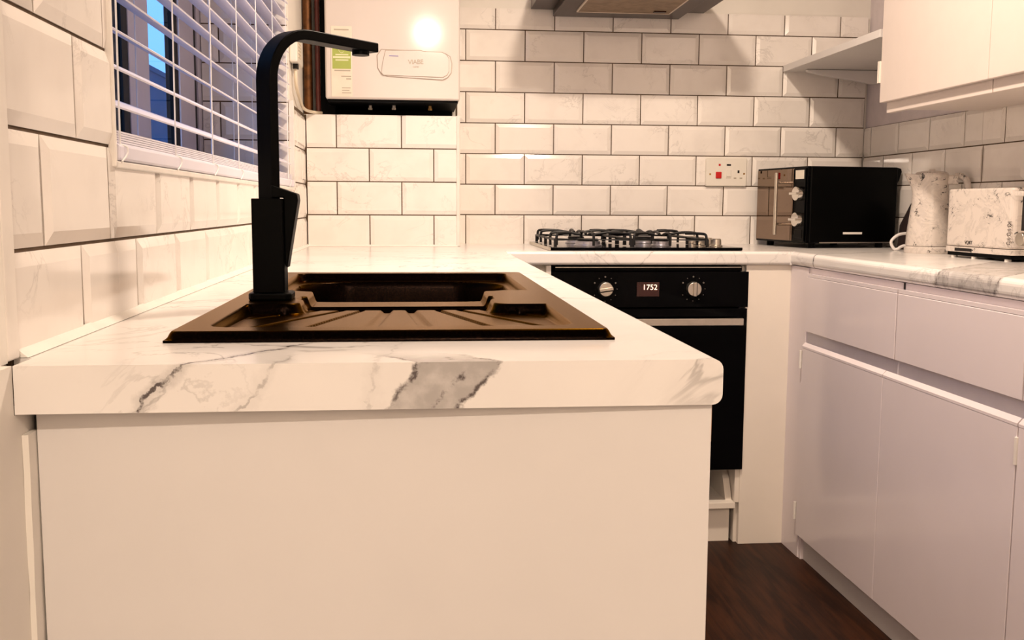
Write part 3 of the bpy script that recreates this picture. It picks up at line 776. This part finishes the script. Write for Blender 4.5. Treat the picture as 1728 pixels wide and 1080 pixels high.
# energy / guarantee sticker
x0, z0 = bz(560, 162); x1, z1 = bz(592, 50)
stk = plate('sticker', [(x0-.002, z0-.002), (x1+.002, z0-.002), (x1+.002, z1), (x0-.002, z1)], -.1424, -.138, 'sticker')
def sp_(name, u0, u1, v0, v1, mat, d=-.1428):
    a, b = bz(u0, v1); c, e = bz(u1, v0); bm = bmesh.new(); prism(bm, [(a, b), (c, b), (c, e), (a, e)], 1, d, -.140); return bo.part(name, bm, mat, stk, world=False)
sp_('green_panel', 561, 591, 80, 118, 'green')
sp_('print_line', 562, 590, 98.5, 101, 'pale_ink', -.1432); sp_('print_line', 566, 587, 103.5, 105, 'pale_ink', -.1432); sp_('print_line', 566, 587, 95, 96.2, 'pale_ink', -.1432)
bm = bmesh.new(); x, z = bz(576, 88)
ring = [(x+.008*math.cos(math.radians(a)), -.1430, z+.008*math.sin(math.radians(a))) for a in range(40, 330, 15)]; tube(bm, ring, .0008, 5); bo.part('logo_ring', bm, 'pale_ink', stk, world=False)
for u0, u1, v0, v1 in ((564, 588, 54.5, 56), (564, 590, 120.5, 122), (575, 591, 130, 131.5), (583, 591, 134, 136), (576, 590, 149, 150), (576, 588, 153, 154), (576, 591, 157, 158)):
    sp_('print_line', u0, u1, v0, v1, 'grey_ink')

# pipes, cable and connector box beside the boiler
bm = bmesh.new(); cyl(bm, (-.3275, 3.245, .4125), (-.3275, 3.245, 1.49), .0145, seg=20); single('heating_pipe', bm, 'copper', 'thick tarnished copper pipe rising beside the boiler', 'pipe', smooth=True, origin=(-.3275, 3.245, .4125))
bm = bmesh.new(); cyl(bm, (-.2960, 3.235, .4125), (-.2960, 3.235, 1.49), .0075, seg=16); single('heating_pipe', bm, 'redpipe', 'slim dark red pipe hard against the boiler side', 'pipe', smooth=True, origin=(-.296, 3.235, .4125))
cb = Thing('connector_box', 'small white ribbed connector box on the wall beside the window', 'connector box', (XL-TT, 2.97, .53))
cb.boxp('cover', (XL-TT, XL+.014, 2.90, 3.045, .528, .61), 'white_plastic', bevel=.005)
for i in range(6): cb.boxp('rib', (XL+.0135, XL+.0155, 2.925, 2.985, .545+.0095*i, .5485+.0095*i), 'cable')
cb.boxp('cable_gland', (XL-.004, XL+.010, 2.94, 2.965, .515, .529), 'dark')
for dx, lab in ((0, 'cream cable curving down from the connector box to the tiled boxing'),):
    bm = bmesh.new(); tube(bm, smooth_path([(XL+.002+dx*.3, 2.952+dx, .520), (XL+.003, 2.955+dx*2, .47), (XL+.004, 3.03+dx*2, .440), (XL+.005, 3.12+dx, .421), (XL+.020+dx, 3.195, .4175), (XL+.05+dx, 3.225, .4170)], 6), .0048, 8)
    single('flex_cable', bm, 'cable', lab, 'cable', smooth=True, origin=(XL+.002, 2.952, .42))

# ------------------------------------------------------------------ cooker switch with socket
cw = Thing('cooker_switch', 'white cooker switch plate with red rocker and socket on the tiled wall', 'wall socket', (1.098, YB, .203))
bm = bmesh.new(); prism(bm, rrect(1.024, 1.172, .2035, .3035, .006), 1, YB-.011, YB+.004); cw.part('face_plate', bm, 'white_plastic', bevel=.003, smooth=True)
def uvw(u, v): return (1.024+(u-1190)/(69.)*.148, .3035-(v-265.5)/49.*.1)
x, z = uvw(1211, 295.5); cw.boxp('red_rocker', (x-.0105, x+.0105, YB-.0155, YB-.010, z-.0115, z+.0115), 'red', bevel=.002, label='red rocker switch')
x, z = uvw(1228, 292); cw.boxp('white_rocker', (x-.0085, x+.0085, YB-.0140, YB-.010, z-.012, z+.012), 'white_plastic', bevel=.0015)
for u, v, w, h, m in ((1212.5, 278, .0035, .0035, 'red'), (1228, 278, .0075, .0030, 'dark'), (1244.5, 289.5, .0032, .0050, 'dark'), (1239, 300.5, .0045, .0025, 'grey_ink'), (1249, 300.5, .0045, .0025, 'grey_ink'), (1197, 294, .003, .003, 'brass'), (1254, 293, .003, .003, 'brass'), (1228, 300.3, .009, .001, 'grey_ink')):
    x, z = uvw(u, v); cw.boxp('screw' if m == 'brass' else 'slot', (x-w, x+w, YB-.0118, YB-.009, z-h, z+h), m)

# ------------------------------------------------------------------ microwave
c1 = Vector((1.248, 3.10)); c0 = Vector((1.197, 3.42)); fdir = (c1-c0).normalized(); mw_w = (c1-c0).length
ang = math.atan2(fdir.y, fdir.x)        # local +x runs along the front, towards the camera; front faces local -y
mw = Thing('microwave_oven', 'black microwave with mirrored door, chrome knobs and bar handle', 'microwave', (c0.x, c0.y, 0), ang)
mwb = mw.boxp('body', (0, mw_w, .012, .330, .016, .262), 'black_body', world=False, bevel=.004)
mw.boxp('front_frame', (0, mw_w, 0, .013, .016, .262), 'black_gloss', world=False, bevel=.002)
door = mw.boxp('door', (.006, mw_w*.75, -.004, .004, .022, .256), 'mirror', world=False, bevel=.001)
mw.boxp('control_panel', (mw_w*.765, mw_w-.006, -.004, .004, .022, .256), 'black_gloss', world=False, bevel=.001)
xh = mw_w*.60
mw.boxp('handle', (xh-.006, xh+.006, -.042, -.033, .040, .244), 'steel', door, world=False, bevel=.003)
for z in (.075, .212):
    bm = bmesh.new(); cyl(bm, (xh, -.034, z), (xh, .0, z), .005, seg=12); mw.part('handle_post', bm, 'chrome', door, world=False, smooth=True)
for z in (.175, .092):
    bm = bmesh.new(); cyl(bm, (mw_w*.88, -.004, z), (mw_w*.88, -.020, z), .024, .022, 28); k = mw.part('knob', bm, 'chrome', world=False, bevel=.001, smooth=True)
    bm = bmesh.new(); box(bm, mw_w*.88-.022, mw_w*.88+.022, -.030, -.0185, z-.004, z+.004); mw.part('knob_grip', bm, 'chrome', k, world=False, bevel=.001)
mw.boxp('label_plate', (mw_w*.80, mw_w*.955, -.0055, -.003, .222, .250), 'sticker', world=False)
mw.boxp('door_button', (mw_w*.81, mw_w*.95, -.0055, -.003, .032, .06), 'black_body', world=False, bevel=.001)
for x in (.03, mw_w-.03):
    for y in (.04, .29):
        bm = bmesh.new(); cyl(bm, (x, y, 0), (x, y, .017), .012, seg=14); mw.part('foot', bm, 'black_matte', world=False)
bm = bmesh.new(); box(bm, mw_w-.0005, mw_w+.0008, .135, .205, .045, .052); mw.part('rating_label', bm, 'trimw', mwb, world=False, label='small white label strip')
bm = bmesh.new(); box(bm, mw_w-.002, mw_w+.0008, .05, .32, .0165, .020); mw.part('bottom_lip', bm, 'steel', mwb, world=False)
bm = bmesh.new(); prism(bm, [(.328, .262), (.344, .258), (.347, .248), (.338, .22), (.328, .205)], 0, mw_w-.03, mw_w-.004); mw.part('rear_spacer', bm, 'black_matte', world=False, bevel=.002)

# ------------------------------------------------------------------ kettle
kt_dir = Vector((.88, -.47, 0)); ang = math.atan2(kt_dir.y, kt_dir.x)
kt = Thing('kettle', 'tall white marble-speckled electric kettle between microwave and toaster', 'kettle', (1.500, 2.80, 0), ang)
bm = bmesh.new(); lathe(bm, [(0, 0), (.064, 0), (.066, .004), (.066, .016), (.061, .020), (0, .020)], 40); kt.part('power_base', bm, 'speckle', world=False, smooth=True)
bm = bmesh.new(); rings = []; seg = 48
for z, r, s in ((.021, .061, 0), (.024, .063, 0), (.06, .061, 0), (.10, .0565, 0), (.14, .0515, 0), (.17, .0485, .05), (.19, .047, .25), (.205, .047, .65), (.226, .048, 1.1)):
    ring = []
    for k in range(seg):
        a = 2*math.pi*k/seg; e = max(0, math.cos(a-math.pi))**14*.026*s
        zz = z+max(0, math.cos(a-math.pi))**10*.006*(s if z > .2 else 0)
        ring.append(bm.verts.new(((r+e)*math.cos(a), (r+e)*math.sin(a), zz)))
    rings.append(ring)
for A, B in zip(rings, rings[1:]):
    for k in range(seg): bm.faces.new((A[k], A[(k+1) % seg], B[(k+1) % seg], B[k]))
bm.faces.new(rings[0][::-1]); bm.faces.new(rings[-1]); kb = kt.part('jug', bm, 'speckle', world=False, smooth=True)
bm = bmesh.new(); lathe(bm, [(0, .2255), (.045, .2255), (.046, .230), (.040, .235), (.02, .238), (0, .238)], 36); kt.part('lid', bm, 'speckle', world=False, smooth=True)
bm = bmesh.new(); cyl(bm, (.0, 0, .237), (0, 0, .243), .009, seg=14); kt.part('lid_knob', bm, 'speckle', world=False, smooth=True)
bm = bmesh.new(); prism(bm, rrect(-.016, .016, .198, .226, .006), 0, .040, .072); kt.part('handle_block', bm, 'speckle', world=False, bevel=.003)
bm = bmesh.new(); pth = smooth_path([(.062, 0, .222), (.080, 0, .222), (.094, 0, .208), (.097, 0, .18), (.095, 0, .12), (.087, 0, .07), (.060, 0, .055)], 6); tube(bm, pth, .0095, 12); kt.part('handle', bm, 'speckle', world=False, smooth=True)
bm = bmesh.new(); tube(bm, smooth_path([(1.545, 2.93, .045), (1.522, 2.945, .053), (1.484, 2.95, .049), (1.461, 2.95, .028), (1.468, 2.945, .0065), (1.478, 2.94, .0055), (1.484, 2.938, .011), (1.50, 2.935, .016), (1.535, 2.925, .012), (1.552, 2.90, .008)], 7), .0046, 10)
single('kettle_flex', bm, 'wcable', 'white flex looped beside the speckled kettle', 'cable', smooth=True, origin=(1.47, 2.945, 0))
# dark cloth tucked behind
bm = bmesh.new(); rr = [(1.575, 3.06, .165), ]
base = [(1.535, 3.03), (1.545, 3.005), (1.575, 2.995), (1.594, 3.005), (1.594, 3.09), (1.57, 3.10), (1.545, 3.08)]
lo_ = [bm.verts.new((x, y, .0008)) for x, y in base]; mid = [bm.verts.new((1.572+(x-1.572)*.86, 3.05+(y-3.05)*.85, .075+.008*math.sin(i*2.1))) for i, (x, y) in enumerate(base)]
hi = [bm.verts.new((1.578+(x-1.572)*.3, 3.055+(y-3.05)*.3, .135+.006*math.cos(i*1.7))) for i, (x, y) in enumerate(base)]; tip = bm.verts.new((1.582, 3.055, .160))
nb = len(base); bm.faces.new(lo_[::-1])
for i in range(nb):
    k = (i+1) % nb; bm.faces.new((lo_[i], lo_[k], mid[k], mid[i])); bm.faces.new((mid[i], mid[k], hi[k], hi[i])); bm.faces.new((hi[i], hi[k], tip))
single('folded_cloth', bm, 'maroon', 'dark maroon peaked bundle tucked between microwave and kettle', 'cloth', smooth=True, origin=(1.572, 3.05, 0))

# ------------------------------------------------------------------ toaster
A_, B_ = Vector((1.436, 2.600)), Vector((1.450, 2.312)); td = (B_-A_).normalized(); ang = math.atan2(td.y, td.x); TL = (B_-A_).length
to = Thing('toaster', 'low white marble-speckled toaster with heat scale and lever slot', 'toaster', (A_.x, A_.y, 0), ang)
D = .140
to.boxp('base', (.010, TL-.01, .008, D-.008, .006, .016), 'black_matte', world=False)
for x in (.03, TL*.42, TL-.03):
    for y in (.012, D-.02):
        bm = bmesh.new(); cyl(bm, (x, y+.004, 0), (x, y+.004, .007), .008, seg=12); to.part('foot', bm, 'trimw', world=False)
bm = bmesh.new(); prism(bm, rrect(0, TL, 0, D, .018, 6), 2, .016, .030); to.part('skirt', bm, 'speckle', world=False, bevel=.001)
bm = bmesh.new(); prism(bm, rrect(.0015, TL-.0015, .0015, D-.0015, .018, 6), 2, .031, .182); shl = to.part('shell', bm, 'speckle', world=False, bevel=.005)
for y in (.035, .085): to.boxp('bread_slot', (.03, TL-.03, y, y+.022, .1815, .1830), 'dark', world=False)
def tpos(Y): return (A_.y-Y)/abs(td.y)*1.0
xs_ = tpos(2.270)
for i, (zc, kind) in enumerate(((.098, 'b'), (.090, 'o'), (.079, 'b'), (.068, 'o'), (.057, 'b'), (.046, 'o'))):
    xk = tpos(2.322)
    bm = bmesh.new()
    if kind == 'b': box(bm, xk-.006, xk+.006, -.0008, .002, zc-.0006, zc+.0006)
    else: tube(bm, [(xk+.007*math.cos(a), -.0002, zc+.0035*math.sin(a)) for a in [2*math.pi*j/18 for j in range(18)]], .0007, 5, closed=True)
    to.part('heat_mark', bm, 'black_ink', world=False)
bm = bmesh.new(); box(bm, tpos(2.276), tpos(2.266), -.0006, .004, .078, .166); to.part('lever_slot', bm, 'dark', world=False)
bm = bmesh.new(); box(bm, tpos(2.285), tpos(2.255), -.016, .002, .160, .172); to.part('lever', bm, 'speckle', world=False, bevel=.002)
me = text_mesh('VQRT', .0125, 'black_ink'); o = link('print', me, to.e); o.matrix_basis = Matrix.Translation((tpos(2.487), .0008, .0415)) @ Matrix.Rotation(math.pi/2, 4, 'X')
to.boxp('vent', (tpos(2.545), tpos(2.47), -.0006, .003, .0185, .0265), 'dark', world=False)
bm = bmesh.new(); cyl(bm, (tpos(2.262), .002, .058), (tpos(2.262), -.014, .058), .016, seg=24); to.part('dial', bm, 'steel', world=False, bevel=.001, smooth=True)

# ------------------------------------------------------------------ ceiling fitting that carries the lamp (behind the camera)
for ((lx, ly, lz), en), lab in zip(LAMPS, ('round white flush ceiling light over the kitchen floor', 'round white flush ceiling light behind the sink end panel')):
    cl = Thing('ceiling_light', lab, 'ceiling light', (lx, ly, 1.42), group='flush ceiling lights')
    bm = bmesh.new(); lathe(bm, [(.0, 1.5), (.15, 1.5), (.15, 1.47), (.13, 1.455), (.13, 1.445), (0, 1.445)], 36, (lx, ly)); cl.part('rim', bm, 'white_plastic', smooth=True)
    bm = bmesh.new(); lathe(bm, [(.0, 1.4445), (.12, 1.4445), (.11, 1.432), (.0, 1.425)], 36, (lx, ly)); cl.part('diffuser', bm, 'lampglow', smooth=True)
